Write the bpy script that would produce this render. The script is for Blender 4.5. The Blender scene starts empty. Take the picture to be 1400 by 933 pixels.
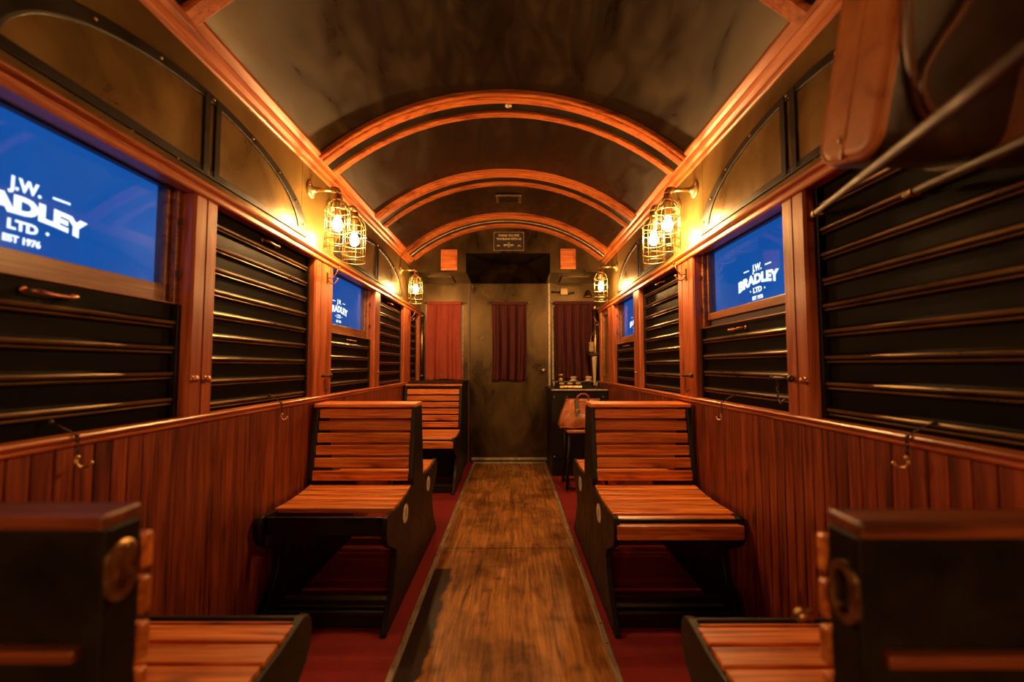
import bpy, bmesh, math, random
from mathutils import Vector, Matrix
random.seed(7)
PI = math.pi
S = bpy.context.scene
COL = S.collection

# ------------------------------------------------------------------ helpers
ORG = {}


def org(o):
    return ORG.get(o.name, Vector((0, 0, 0))) if o else Vector((0, 0, 0))


class MB:
    """collects shapes given in world coordinates, links them as one mesh object"""

    def __init__(self):
        self.bm = bmesh.new()
        self.mi = 0

    def poly(self, pts):
        vs = [self.bm.verts.new(p) for p in pts]
        f = self.bm.faces.new(vs)
        f.material_index = self.mi
        return f

    def box(self, x0, x1, y0, y1, z0, z1):
        c = [(x, y, z) for z in (z0, z1) for y in (y0, y1) for x in (x0, x1)]
        v = [self.bm.verts.new(p) for p in c]
        for q in ((0, 2, 3, 1), (4, 5, 7, 6), (0, 1, 5, 4), (2, 6, 7, 3), (0, 4, 6, 2), (1, 3, 7, 5)):
            f = self.bm.faces.new([v[i] for i in q])
            f.material_index = self.mi
        return v

    def obox(self, c, ex, ey, ez, hx, hy, hz):
        c, ex, ey, ez = Vector(c), Vector(ex), Vector(ey), Vector(ez)
        v = self.box(-hx, hx, -hy, hy, -hz, hz)
        for a in v:
            p = a.co
            a.co = c + ex * p.x + ey * p.y + ez * p.z

    def prism(self, prof, fn, a0, a1, caps=True, closed=True, smooth=False):
        """prof: 2D points; fn(p, q, a) -> 3D; swept from a0 to a1"""
        r0 = [self.bm.verts.new(fn(p, q, a0)) for p, q in prof]
        r1 = [self.bm.verts.new(fn(p, q, a1)) for p, q in prof]
        n = len(prof)
        for i in range(n if closed else n - 1):
            j = (i + 1) % n
            f = self.bm.faces.new((r0[i], r0[j], r1[j], r1[i]))
            f.material_index = self.mi
            f.smooth = smooth
        if caps and closed:
            for r in (r0, list(reversed(r1))):
                f = self.bm.faces.new(r)
                f.material_index = self.mi

    def rings(self, rings, closed_ring=True, cap=False, loop=False, smooth=True):
        R = [[self.bm.verts.new(p) for p in r] for r in rings]
        n = len(R[0])
        m = len(R)
        for k in range(m if loop else m - 1):
            A, Bq = R[k], R[(k + 1) % m]
            for i in range(n if closed_ring else n - 1):
                j = (i + 1) % n
                f = self.bm.faces.new((A[i], A[j], Bq[j], Bq[i]))
                f.material_index = self.mi
                f.smooth = smooth
        if cap and not loop:
            for r in (R[0], list(reversed(R[-1]))):
                f = self.bm.faces.new(r)
                f.material_index = self.mi

    def tube(self, pts, r, seg=8, loop=False, rs=None, cap=True):
        pts = [Vector(p) for p in pts]
        n = len(pts)
        rings = []
        up = None
        for i, p in enumerate(pts):
            if loop:
                t = pts[(i + 1) % n] - pts[i - 1]
            else:
                t = pts[min(i + 1, n - 1)] - pts[max(i - 1, 0)]
            t.normalize()
            if up is None:
                up = Vector((0, 0, 1)) if abs(t.z) < .9 else Vector((1, 0, 0))
            a = t.cross(up)
            a.normalize()
            b = a.cross(t)
            up = b
            rr = rs[i] if rs else r
            rings.append([p + a * (math.cos(2 * PI * k / seg) * rr) + b * (math.sin(2 * PI * k / seg) * rr) for k in range(seg)])
        self.rings(rings, cap=cap, loop=loop)

    def lathe(self, prof, c, ax=(0, 0, 1), seg=20, cap=True):
        """prof: (radius, height) pairs along axis ax from c"""
        c, ax = Vector(c), Vector(ax).normalized()
        u = ax.orthogonal().normalized()
        w = ax.cross(u)
        rings = [[c + ax * h + u * (math.cos(2 * PI * k / seg) * r) + w * (math.sin(2 * PI * k / seg) * r) for k in range(seg)] for r, h in prof]
        self.rings(rings, cap=cap)

    def ball(self, c, r, seg=14, sc=(1, 1, 1)):
        prof = []
        n = 9
        c = Vector(c)
        rings = []
        for i in range(n + 1):
            t = PI * i / n
            rr = max(math.sin(t), .02) * r
            h = -math.cos(t) * r
            rings.append([c + Vector((math.cos(2 * PI * k / seg) * rr * sc[0], math.sin(2 * PI * k / seg) * rr * sc[1], h * sc[2])) for k in range(seg)])
        self.rings(rings, cap=True)

    def build(self, name, mats, parent=None, bevel=0, smooth=False):
        bmesh.ops.recalc_face_normals(self.bm, faces=self.bm.faces[:])
        me = bpy.data.meshes.new(name)
        off = org(parent)
        for v in self.bm.verts:
            v.co -= off
        self.bm.to_mesh(me)
        self.bm.free()
        if not isinstance(mats, (list, tuple)):
            mats = [mats]
        for m in mats:
            me.materials.append(m)
        if smooth:
            for p in me.polygons:
                p.use_smooth = True
        o = bpy.data.objects.new(name, me)
        COL.objects.link(o)
        if parent:
            o.parent = parent
        ORG[o.name] = off
        if bevel:
            b = o.modifiers.new('Bevel', 'BEVEL')
            b.width = bevel
            b.segments = 2
            b.limit_method = 'ANGLE'
            b.angle_limit = math.radians(40)
        return o


def thing(name, loc, label, cat, group=None):
    o = bpy.data.objects.new(name, None)
    o.empty_display_size = .05
    COL.objects.link(o)
    o.location = loc
    ORG[o.name] = Vector(loc)
    return tag(o, label, cat, group)


def tag(o, label, cat, group=None, kind=None):
    o['label'] = label
    o['category'] = cat
    if group:
        o['group'] = group
    if kind:
        o['kind'] = kind
    return o


def struct(o, label=None, cat=None):
    o['kind'] = 'structure'
    if label:
        o['label'] = label
        o['category'] = cat
    return o


def dup(root, delta, label, group=None):
    r = root.copy()
    COL.objects.link(r)
    r.location = Vector(root.location) + Vector(delta)
    r['label'] = label
    if group:
        r['group'] = group
    for ch in list(root.children):
        c = ch.copy()
        COL.objects.link(c)
        c.parent = r
        for g in ch.children:
            d = g.copy()
            COL.objects.link(d)
            d.parent = c
    return r


# ------------------------------------------------------------------ materials
def N(nt, t, **kw):
    n = nt.nodes.new(t)
    for k, v in kw.items():
        if k in n.inputs.keys():
            n.inputs[k].default_value = v
        else:
            setattr(n, k, v)
    return n


def base(name):
    m = bpy.data.materials.new(name)
    m.use_nodes = True
    nt = m.node_tree
    return m, nt, nt.nodes['Principled BSDF']


def ramp(nt, fac, stops):
    r = N(nt, 'ShaderNodeValToRGB')
    el = r.color_ramp.elements
    el[0].position, el[0].color = stops[0][0], (*stops[0][1], 1)
    el[1].position, el[1].color = stops[-1][0], (*stops[-1][1], 1)
    for p, c in stops[1:-1]:
        e = el.new(p)
        e.color = (*c, 1)
    nt.links.new(fac, r.inputs[0])
    return r


def wood(name, axis, dark, mid, light, rough=.36, knots=True, island=.25, coat=.25, scl=1.0):
    m, nt, b = base(name)
    L = nt.links.new
    tc = N(nt, 'ShaderNodeTexCoord')
    geo = N(nt, 'ShaderNodeNewGeometry')
    isl = N(nt, 'ShaderNodeVectorMath', operation='SCALE')
    cmb = N(nt, 'ShaderNodeCombineXYZ')
    for i in range(3):
        L(geo.outputs['Random Per Island'], cmb.inputs[i])
    L(cmb.outputs[0], isl.inputs[0])
    isl.inputs['Scale'].default_value = 9.7
    add = N(nt, 'ShaderNodeVectorMath', operation='ADD')
    L(tc.outputs['Object'], add.inputs[0])
    L(isl.outputs[0], add.inputs[1])
    mp = N(nt, 'ShaderNodeMapping')
    s = [14 * scl, 14 * scl, 14 * scl]
    s[axis] = 1.1 * scl
    mp.inputs['Scale'].default_value = s
    L(add.outputs[0], mp.inputs[0])
    n1 = N(nt, 'ShaderNodeTexNoise', Scale=1.6, Detail=5.0, Roughness=.6, Distortion=1.1)
    L(mp.outputs[0], n1.inputs['Vector'])
    mp2 = N(nt, 'ShaderNodeMapping')
    s2 = [90 * scl, 90 * scl, 90 * scl]
    s2[axis] = 3.0 * scl
    mp2.inputs['Scale'].default_value = s2
    L(add.outputs[0], mp2.inputs[0])
    n2 = N(nt, 'ShaderNodeTexNoise', Scale=1.0, Detail=3.0, Roughness=.6)
    L(mp2.outputs[0], n2.inputs['Vector'])
    mx = N(nt, 'ShaderNodeMix', data_type='FLOAT')
    mx.inputs[0].default_value = .42
    L(n1.outputs['Fac'], mx.inputs[2])
    L(n2.outputs['Fac'], mx.inputs[3])
    r = ramp(nt, mx.outputs[0], [(.36, dark), (.49, mid), (.62, light)])
    col = r.outputs[0]
    if knots:
        mp3 = N(nt, 'ShaderNodeMapping')
        s3 = [7.0, 7.0, 7.0]
        s3[axis] = 3.2
        mp3.inputs['Scale'].default_value = s3
        L(add.outputs[0], mp3.inputs[0])
        vo = N(nt, 'ShaderNodeTexVoronoi', Scale=1.0)
        L(mp3.outputs[0], vo.inputs['Vector'])
        kr = ramp(nt, vo.outputs['Distance'], [(.03, (.16, .12, .1)), (.16, (1, 1, 1))])
        mul = N(nt, 'ShaderNodeMix', data_type='RGBA', blend_type='MULTIPLY')
        mul.inputs[0].default_value = .85
        L(col, mul.inputs[6])
        L(kr.outputs[0], mul.inputs[7])
        col = mul.outputs[2]
    hsv = N(nt, 'ShaderNodeHueSaturation')
    mr = N(nt, 'ShaderNodeMapRange')
    mr.inputs['To Min'].default_value = 1 - island
    mr.inputs['To Max'].default_value = 1 + island
    L(geo.outputs['Random Per Island'], mr.inputs[0])
    L(mr.outputs[0], hsv.inputs['Value'])
    L(col, hsv.inputs['Color'])
    L(hsv.outputs[0], b.inputs['Base Color'])
    rr = N(nt, 'ShaderNodeMapRange')
    rr.inputs['To Min'].default_value = rough - .1
    rr.inputs['To Max'].default_value = rough + .18
    L(n1.outputs['Fac'], rr.inputs[0])
    L(rr.outputs[0], b.inputs['Roughness'])
    b.inputs['Coat Weight'].default_value = coat
    b.inputs['Coat Roughness'].default_value = .25
    bp = N(nt, 'ShaderNodeBump', Strength=.12, Distance=.004)
    L(mx.outputs[0], bp.inputs['Height'])
    L(bp.outputs[0], b.inputs['Normal'])
    return m


def metal(name, c1, c2, rough=(.3, .55), metallic=.7, scale=(3, 3, 3), bump=.05, fine=40):
    m, nt, b = base(name)
    L = nt.links.new
    tc = N(nt, 'ShaderNodeTexCoord')
    mp = N(nt, 'ShaderNodeMapping')
    mp.inputs['Scale'].default_value = scale
    L(tc.outputs['Object'], mp.inputs[0])
    n1 = N(nt, 'ShaderNodeTexNoise', Scale=1.5, Detail=6.0, Roughness=.62, Distortion=.8)
    L(mp.outputs[0], n1.inputs['Vector'])
    r = ramp(nt, n1.outputs['Fac'], [(.32, c1), (.68, c2)])
    L(r.outputs[0], b.inputs['Base Color'])
    rr = N(nt, 'ShaderNodeMapRange')
    rr.inputs['From Min'].default_value = .3
    rr.inputs['From Max'].default_value = .7
    rr.inputs['To Min'].default_value = rough[0]
    rr.inputs['To Max'].default_value = rough[1]
    L(n1.outputs['Fac'], rr.inputs[0])
    L(rr.outputs[0], b.inputs['Roughness'])
    b.inputs['Metallic'].default_value = metallic
    n2 = N(nt, 'ShaderNodeTexNoise', Scale=fine, Detail=2.0)
    L(mp.outputs[0], n2.inputs['Vector'])
    bp = N(nt, 'ShaderNodeBump', Strength=bump, Distance=.004)
    L(n2.outputs['Fac'], bp.inputs['Height'])
    L(bp.outputs[0], b.inputs['Normal'])
    return m


def emit(name, col, s):
    m = bpy.data.materials.new(name)
    m.use_nodes = True
    nt = m.node_tree
    nt.nodes.clear()
    e = N(nt, 'ShaderNodeEmission')
    e.inputs[0].default_value = (*col, 1)
    e.inputs[1].default_value = s
    o = N(nt, 'ShaderNodeOutputMaterial')
    nt.links.new(e.outputs[0], o.inputs[0])
    return m


PD, PM, PL = (.20, .036, .006), (.60, .155, .024), (.84, .30, .065)       # pine slats
MD, MM, ML = (.04, .006, .002), (.20, .034, .007), (.36, .08, .016)     # wainscot
TD, TM, TL = (.17, .032, .006), (.46, .115, .022), (.60, .19, .045)       # mouldings
W_SLAT = wood('slat_wood', 0, PD, PM, PL)
W_RAIL = wood('shaded_rail', 0, (.06, .012, .004), (.16, .036, .010), (.26, .07, .02), knots=False)  # slat wood darkened for the near benches, their dimmer light put into the colour
W_WAIN = wood('wainscot_wood', 2, MD, MM, ML, rough=.42, island=.2, coat=.15)
W_TRIMY = wood('trim_wood_long', 1, TD, TM, TL, rough=.33, knots=False, island=.1)
W_TRIMX = wood('trim_wood_cross', 0, TD, TM, TL, rough=.36, knots=False, island=.1)
W_POST = wood('post_wood', 2, TD, (.34, .075, .02), (.48, .13, .035), rough=.36, knots=True, island=.1)
W_FRAME = wood('sash_wood', 1, (.10, .03, .008), (.26, .085, .022), (.40, .15, .04), rough=.4, knots=False, island=.1)
M_WALL = metal('painted_wall_metal', (.09, .055, .014), (.25, .16, .046), (.28, .46), .5, (2.5, 1.2, 1.2))
M_CEIL = metal('painted_ceiling', (.010, .0055, .0018), (.040, .024, .008), (.24, .52), .75, (5, 1.6, 5), .05, 14)
M_CEIL.node_tree.nodes['Principled BSDF'].inputs['Specular IOR Level'].default_value = .12
M_DOOR = metal('door_patina', (.035, .021, .007), (.10, .063, .021), (.24, .42), .75, (3, 3, 1.6), .09)
M_BLACK = metal('black_paint', (.006, .0045, .003), (.018, .013, .008), (.33, .55), .0, (6, 6, 6), .04)
M_BLACK.node_tree.nodes['Principled BSDF'].inputs['Specular IOR Level'].default_value = .22
M_SHUT = metal('shutter_paint', (.003, .002, .0012), (.008, .005, .003), (.4, .6), .0, (9, 2.5, 9), .06)
M_SHUT.node_tree.nodes['Principled BSDF'].inputs['Specular IOR Level'].default_value = .045
M_EDGE = metal('shutter_bead_highlight', (.10, .06, .025), (.26, .16, .07), (.25, .4), .6, (9, 2.5, 9), .06)  # lighter shutter beads, lamp highlight painted into the colour
M_PANE = metal('clerestory_glaze', (.10, .062, .018), (.26, .165, .05), (.24, .40), .5, (2, 2, 2), .03)
M_IRON = metal('dark_iron', (.03, .022, .015), (.10, .07, .045), (.3, .5), .9, (20, 20, 20))
M_BRASS = metal('aged_brass', (.30, .18, .07), (.62, .42, .19), (.25, .45), 1.0, (25, 25, 25))
M_WIRE = metal('cage_wire_brass', (.24, .165, .07), (.42, .30, .14), (.3, .45), .7, (25, 25, 25))
M_STRIP = metal('worn_steel', (.26, .20, .13), (.62, .52, .38), (.3, .55), .35, (20, 3, 20), .1)
M_COPPER = metal('copper', (.35, .14, .07), (.6, .28, .14), (.3, .45), 1.0, (25, 25, 25))
M_CREAM = metal('cream_enamel', (.45, .34, .18), (.62, .50, .30), (.3, .45), 0, (20, 20, 20))
M_WHITE = metal('white_enamel', (.55, .47, .38), (.75, .66, .55), (.3, .45), 0, (20, 20, 20))
M_LEATHER = metal('tan_leather', (.34, .10, .022), (.58, .20, .045), (.30, .5), 0, (9, 9, 9), .25, 25)
M_BAG = metal('glossy_tan_leather', (.30, .075, .022), (.52, .17, .055), (.25, .4), 0, (9, 9, 9), .2, 20)
M_STRAP = metal('dark_leather_and_shade', (.012, .006, .004), (.04, .016, .008), (.35, .5), 0, (9, 9, 9), .2, 25)
M_BELT = metal('brown_belt', (.07, .025, .010), (.15, .055, .022), (.35, .5), 0, (9, 9, 9), .2, 25)
M_ROD = metal('dark_varnished_rod', (.035, .011, .004), (.085, .028, .009), (.5, .7), 0, (9, 9, 9), .2, 25)
M_CARPET = metal('red_carpet', (.20, .008, .007), (.32, .015, .013), (.75, .95), 0, (9, 9, 9), .5, 90)
M_CURT = metal('burgundy_cloth', (.04, .0022, .003), (.085, .006, .006), (.7, .9), 0, (12, 12, 3), .2, 60)
M_CURT2 = metal('sheer_red_cloth', (.24, .030, .017), (.36, .056, .030), (.7, .9), 0, (12, 12, 3), .2, 60)
M_REVEAL = metal('reveal_paint', (.10, .09, .11), (.16, .14, .16), (.4, .6), 0, (9, 9, 9))
M_DARK = metal('dark_backing', (.008, .007, .006), (.015, .012, .010), (.6, .8), 0)
M_BULB = emit('bulb_glow', (1.0, .52, .17), 820)
M_LETTER = emit('screen_lettering', (.85, .93, 1.0), 1.6)
M_GOLDTXT = metal('gilt_lettering', (.62, .5, .3), (.8, .66, .42), (.35, .5), .2, (20, 20, 20))


def screen_mat():
    m = bpy.data.materials.new('blue_screen')
    m.use_nodes = True
    nt = m.node_tree
    nt.nodes.clear()
    L = nt.links.new
    tc = N(nt, 'ShaderNodeTexCoord')
    n = N(nt, 'ShaderNodeTexNoise', Scale=2.2, Detail=2.0)
    L(tc.outputs['Object'], n.inputs['Vector'])
    r = ramp(nt, n.outputs['Fac'], [(.3, (.0025, .075, .38)), (.55, (.010, .10, .42)), (.75, (.05, .14, .47))])
    e = N(nt, 'ShaderNodeEmission', Strength=1.0)
    L(r.outputs[0], e.inputs[0])
    o = N(nt, 'ShaderNodeOutputMaterial')
    L(e.outputs[0], o.inputs[0])
    return m


M_SCREEN = screen_mat()


def glass_mat():
    m = bpy.data.materials.new('window_glass')
    m.use_nodes = True
    nt = m.node_tree
    nt.nodes.clear()
    L = nt.links.new
    t = N(nt, 'ShaderNodeBsdfTransparent')
    t.inputs[0].default_value = (.93, .95, .97, 1)
    g = N(nt, 'ShaderNodeBsdfGlossy', Roughness=.03)
    lw = N(nt, 'ShaderNodeLayerWeight', Blend=.5)
    pw = N(nt, 'ShaderNodeMath', operation='POWER')
    L(lw.outputs['Facing'], pw.inputs[0])
    pw.inputs[1].default_value = 4.0
    f = N(nt, 'ShaderNodeMath', operation='MULTIPLY_ADD')
    L(pw.outputs[0], f.inputs[0])
    f.inputs[1].default_value = .3
    f.inputs[2].default_value = .025
    mx = N(nt, 'ShaderNodeMixShader')
    L(f.outputs[0], mx.inputs[0])
    L(t.outputs[0], mx.inputs[1])
    L(g.outputs[0], mx.inputs[2])
    o = N(nt, 'ShaderNodeOutputMaterial')
    L(mx.outputs[0], o.inputs[0])
    return m


M_GLASS = glass_mat()


def floor_mat():
    m, nt, b = base('worn_plywood')
    L = nt.links.new
    tc = N(nt, 'ShaderNodeTexCoord')
    mp = N(nt, 'ShaderNodeMapping')
    mp.inputs['Scale'].default_value = (12, 1.1, 1)
    L(tc.outputs['Object'], mp.inputs[0])
    n1 = N(nt, 'ShaderNodeTexNoise', Scale=1.4, Detail=6.0, Roughness=.62, Distortion=2.2)
    L(mp.outputs[0], n1.inputs['Vector'])
    mp2 = N(nt, 'ShaderNodeMapping')
    mp2.inputs['Scale'].default_value = (70, 3, 1)
    L(tc.outputs['Object'], mp2.inputs[0])
    n2 = N(nt, 'ShaderNodeTexNoise', Scale=1.0, Detail=3.0)
    L(mp2.outputs[0], n2.inputs['Vector'])
    mx = N(nt, 'ShaderNodeMix', data_type='FLOAT')
    mx.inputs[0].default_value = .3
    L(n1.outputs['Fac'], mx.inputs[2])
    L(n2.outputs['Fac'], mx.inputs[3])
    r = ramp(nt, mx.outputs[0], [(.34, (.13, .042, .008)), (.5, (.40, .165, .035)), (.64, (.60, .28, .07))])
    # blotchy dirt and knots
    n3 = N(nt, 'ShaderNodeTexNoise', Scale=3.2, Detail=4.0, Roughness=.6)
    L(tc.outputs['Object'], n3.inputs['Vector'])
    dr = ramp(nt, n3.outputs['Fac'], [(.36, (.30, .26, .24)), (.56, (1, 1, 1))])
    mul = N(nt, 'ShaderNodeMix', data_type='RGBA', blend_type='MULTIPLY')
    mul.inputs[0].default_value = .8
    L(r.outputs[0], mul.inputs[6])
    L(dr.outputs[0], mul.inputs[7])
    vo = N(nt, 'ShaderNodeTexVoronoi', Scale=5.5)
    L(tc.outputs['Object'], vo.inputs['Vector'])
    kr = ramp(nt, vo.outputs['Distance'], [(.04, (.18, .13, .1)), (.2, (1, 1, 1))])
    mul2 = N(nt, 'ShaderNodeMix', data_type='RGBA', blend_type='MULTIPLY')
    mul2.inputs[0].default_value = .6
    L(mul.outputs[2], mul2.inputs[6])
    L(kr.outputs[0], mul2.inputs[7])
    # dark ragged patch along the left edge of the near board
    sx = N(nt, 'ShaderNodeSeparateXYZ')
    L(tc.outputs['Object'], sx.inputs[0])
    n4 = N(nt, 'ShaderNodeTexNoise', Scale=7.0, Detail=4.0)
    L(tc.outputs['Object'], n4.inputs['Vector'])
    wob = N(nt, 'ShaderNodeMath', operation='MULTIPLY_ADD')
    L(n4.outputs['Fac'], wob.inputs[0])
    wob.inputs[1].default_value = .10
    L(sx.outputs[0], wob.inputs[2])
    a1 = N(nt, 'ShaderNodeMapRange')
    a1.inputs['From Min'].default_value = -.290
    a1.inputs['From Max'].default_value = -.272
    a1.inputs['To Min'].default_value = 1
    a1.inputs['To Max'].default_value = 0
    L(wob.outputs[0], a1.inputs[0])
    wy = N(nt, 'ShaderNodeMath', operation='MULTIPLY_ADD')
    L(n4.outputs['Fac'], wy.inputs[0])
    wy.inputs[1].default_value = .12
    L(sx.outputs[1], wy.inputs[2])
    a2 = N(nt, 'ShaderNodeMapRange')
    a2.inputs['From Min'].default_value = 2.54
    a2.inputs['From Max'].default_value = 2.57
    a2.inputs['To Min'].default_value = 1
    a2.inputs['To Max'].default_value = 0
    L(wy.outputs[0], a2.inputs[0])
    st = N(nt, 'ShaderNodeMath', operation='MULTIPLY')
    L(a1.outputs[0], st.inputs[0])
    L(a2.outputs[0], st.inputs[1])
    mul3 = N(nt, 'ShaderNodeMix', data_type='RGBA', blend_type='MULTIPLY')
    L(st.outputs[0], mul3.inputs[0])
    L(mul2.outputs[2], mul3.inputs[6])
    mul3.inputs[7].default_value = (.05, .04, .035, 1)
    L(mul3.outputs[2], b.inputs['Base Color'])
    rr = N(nt, 'ShaderNodeMapRange')
    rr.inputs['To Min'].default_value = .3
    rr.inputs['To Max'].default_value = .6
    L(n3.outputs['Fac'], rr.inputs[0])
    L(rr.outputs[0], b.inputs['Roughness'])
    bp = N(nt, 'ShaderNodeBump', Strength=.15, Distance=.004)
    L(mx.outputs[0], bp.inputs['Height'])
    L(bp.outputs[0], b.inputs['Normal'])
    return m


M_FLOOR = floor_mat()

# ------------------------------------------------------------------ text
def text_mesh(mb, body, size, o, right, up, normal, extrude=.001, bold=.0, arch=0, grow=0, spacing=1.0, mi=0, width=None):
    cu = bpy.data.curves.new('t', 'FONT')
    cu.body = body
    cu.size = size
    cu.align_x = 'CENTER'
    cu.align_y = 'CENTER'
    cu.extrude = extrude
    cu.offset = bold
    cu.space_character = spacing
    cu.resolution_u = 3
    ob = bpy.data.objects.new('t', cu)
    COL.objects.link(ob)
    dg = bpy.context.evaluated_depsgraph_get()
    me = bpy.data.meshes.new_from_object(ob.evaluated_get(dg))
    xs = [v.co.x for v in me.vertices]
    ys = [v.co.y for v in me.vertices]
    hw = max(xs) - min(xs)
    cx = (max(xs) + min(xs)) / 2
    cy = (max(ys) + min(ys)) / 2
    k = (width / hw) if width else 1.0
    o, right, up, normal = Vector(o), Vector(right), Vector(up), Vector(normal)
    vs = []
    for v in me.vertices:
        x = (v.co.x - cx) * k
        y = v.co.y - cy
        t = (v.co.x - cx) / (hw / 2)
        y = y * (1 + grow * t * t) - arch * t * t
        vs.append(mb.bm.verts.new(o + right * x + up * y + normal * v.co.z))
    for p in me.polygons:
        try:
            f = mb.bm.faces.new([vs[i] for i in p.vertices])
            f.material_index = mi
        except ValueError:
            pass
    bpy.data.objects.remove(ob)
    bpy.data.curves.remove(cu)
    bpy.data.meshes.remove(me)


# ------------------------------------------------------------------ dimensions (metres)
XL, XR, XC = -1.08, .98, -.05
Y0, Y1 = -5.0, 5.2
YB = 4.56                      # upper bulkhead over the cabinets
ZCAP0, ZCAP1 = .922, .952      # sill rail
ZH0, ZH1 = 1.70, 1.755         # head rail over the windows
ZCR = 2.18                     # cornice


def arc(x, dz=0.0):
    """height of the vault at x"""
    R, top = 1.526, 2.60
    return top - (R - math.sqrt(max(R * R - (x - XC) ** 2, 0))) - dz


# ------------------------------------------------------------------ floor
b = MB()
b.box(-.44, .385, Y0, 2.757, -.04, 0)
b.box(-.44, .385, 2.763, Y1, -.04, 0)
b.mi = 1
b.box(XL - .22, -.44, Y0, Y1, -.04, -.002)
b.box(.385, XR + .22, Y0, Y1, -.04, -.002)
b.box(-.44, .385, 2.757, 2.763, -.04, -.006)
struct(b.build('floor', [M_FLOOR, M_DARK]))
for x0, x1, lab in ((XL + .001, -.447, 'red carpet along the left wall under the benches'), (.392, XR - .001, 'red carpet along the right wall beneath bench and stool')):
    b = MB()
    b.box(x0, x1, Y0 + .05, Y1 - .01, -.002, .006)
    tag(b.build('carpet', M_CARPET), lab, 'carpet')
n = 1
for x in (-.437, .381):
    b = MB()
    b.prism([(-.013, 0), (.013, 0), (.013, .006), (.009, .0105), (-.009, .0105), (-.013, .006)], lambda p, q, a: (x + p, a, q), Y0 + .05, Y1 - .03)
    b.mi = 1
    y = .2
    while y < 5.1:
        b.lathe([(.0055, .010), (.0055, .0125), (.003, .0135)], (x, y, 0), seg=8)
        y += .135
    struct(b.build('trim_%d' % n, [M_STRIP, M_BRASS]))
    n += 1

# ------------------------------------------------------------------ side walls
# bays: (y0, y1, state); posts: (y0, y1)
POSTS_L = [(.38, .60), (1.445, 1.562), (2.352, 2.585), (3.385, 3.527), (4.315, 4.59), (5.0, 5.09)]
POSTS_R = [(.38, .60), (1.42, 1.543), (2.308, 2.527), (3.31, 3.465), (4.16, 4.40), (4.74, 4.84)]


def wall(side, name):
    X = XL if side < 0 else XR
    s = side
    b = MB()
    w = lambda d: X + s * d          # d: depth away from the room
    # outer skin
    b.mi = 2
    b.box(min(w(.19), w(.22)), max(w(.19), w(.22)), Y0, Y1 + .05, 0, 2.25)
    # closed part behind the camera
    b.box(min(w(.03), w(.05)), max(w(.03), w(.05)), Y0, .38, ZCAP0, ZH1)
    # sill board between cap rail and skin
    b.box(min(w(.01), w(.19)), max(w(.01), w(.19)), Y0, Y1, ZCAP0 - .03, ZCAP0)
    b.box(min(w(.02), w(.19)), max(w(.02), w(.19)), Y0, Y1, ZH0 + .046, ZH1 - .001)
    # wainscot boards
    b.mi = 0
    y = Y0
    plank_end = 1.275 if side < 0 else Y1
    while y < plank_end - .01:
        p = [(y + .0035, 0), (y + .0465, 0), (y + .049, .006), (y + .0495, .016), (y + .0005, .016), (y + .001, .006)]
        b.prism(p, lambda p, q, a: (w(q), p, a), 0, ZCAP0 - .002)
        y += .05
    if side < 0:
        for y0, y1 in ((y, 2.44), (2.443, 3.62), (3.623, 4.44), (4.443, Y1)):
            b.prism([(y0, .0), (y1, .0), (y1, .016), (y0, .016)], lambda p, q, a: (w(q), p, a), 0, ZCAP0 - .002)
    b.mi = 2
    b.box(min(w(.014), w(.03)), max(w(.014), w(.03)), Y0, Y1, 0, ZCAP0 - .002)
    # painted frieze panels over the head rail, with flush seams
    b.mi = 1
    seams = [Y0, .45, 2.21, 2.52, 4.05, Y1 + .04]
    for i in range(len(seams) - 1):
        b.prism([(seams[i] + .0015, 0), (seams[i + 1] - .0015, 0), (seams[i + 1] - .0015, .02), (seams[i] + .0015, .02)],
                lambda p, q, a: (w(q), p, a), ZH1 - .01, 2.235)
    # screws along the frieze
    b.mi = 3
    for y in [.7 + .17 * k for k in range(26)]:
        b.ball((X - s * .002, y, 1.787 + .004 * ((int(y * 50)) % 3)), .0045, seg=8)
    return struct(b.build(name, [W_WAIN, M_WALL, M_DARK, M_BRASS]))


wall(-1, 'wall_left')
wall(1, 'wall_right')

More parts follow.
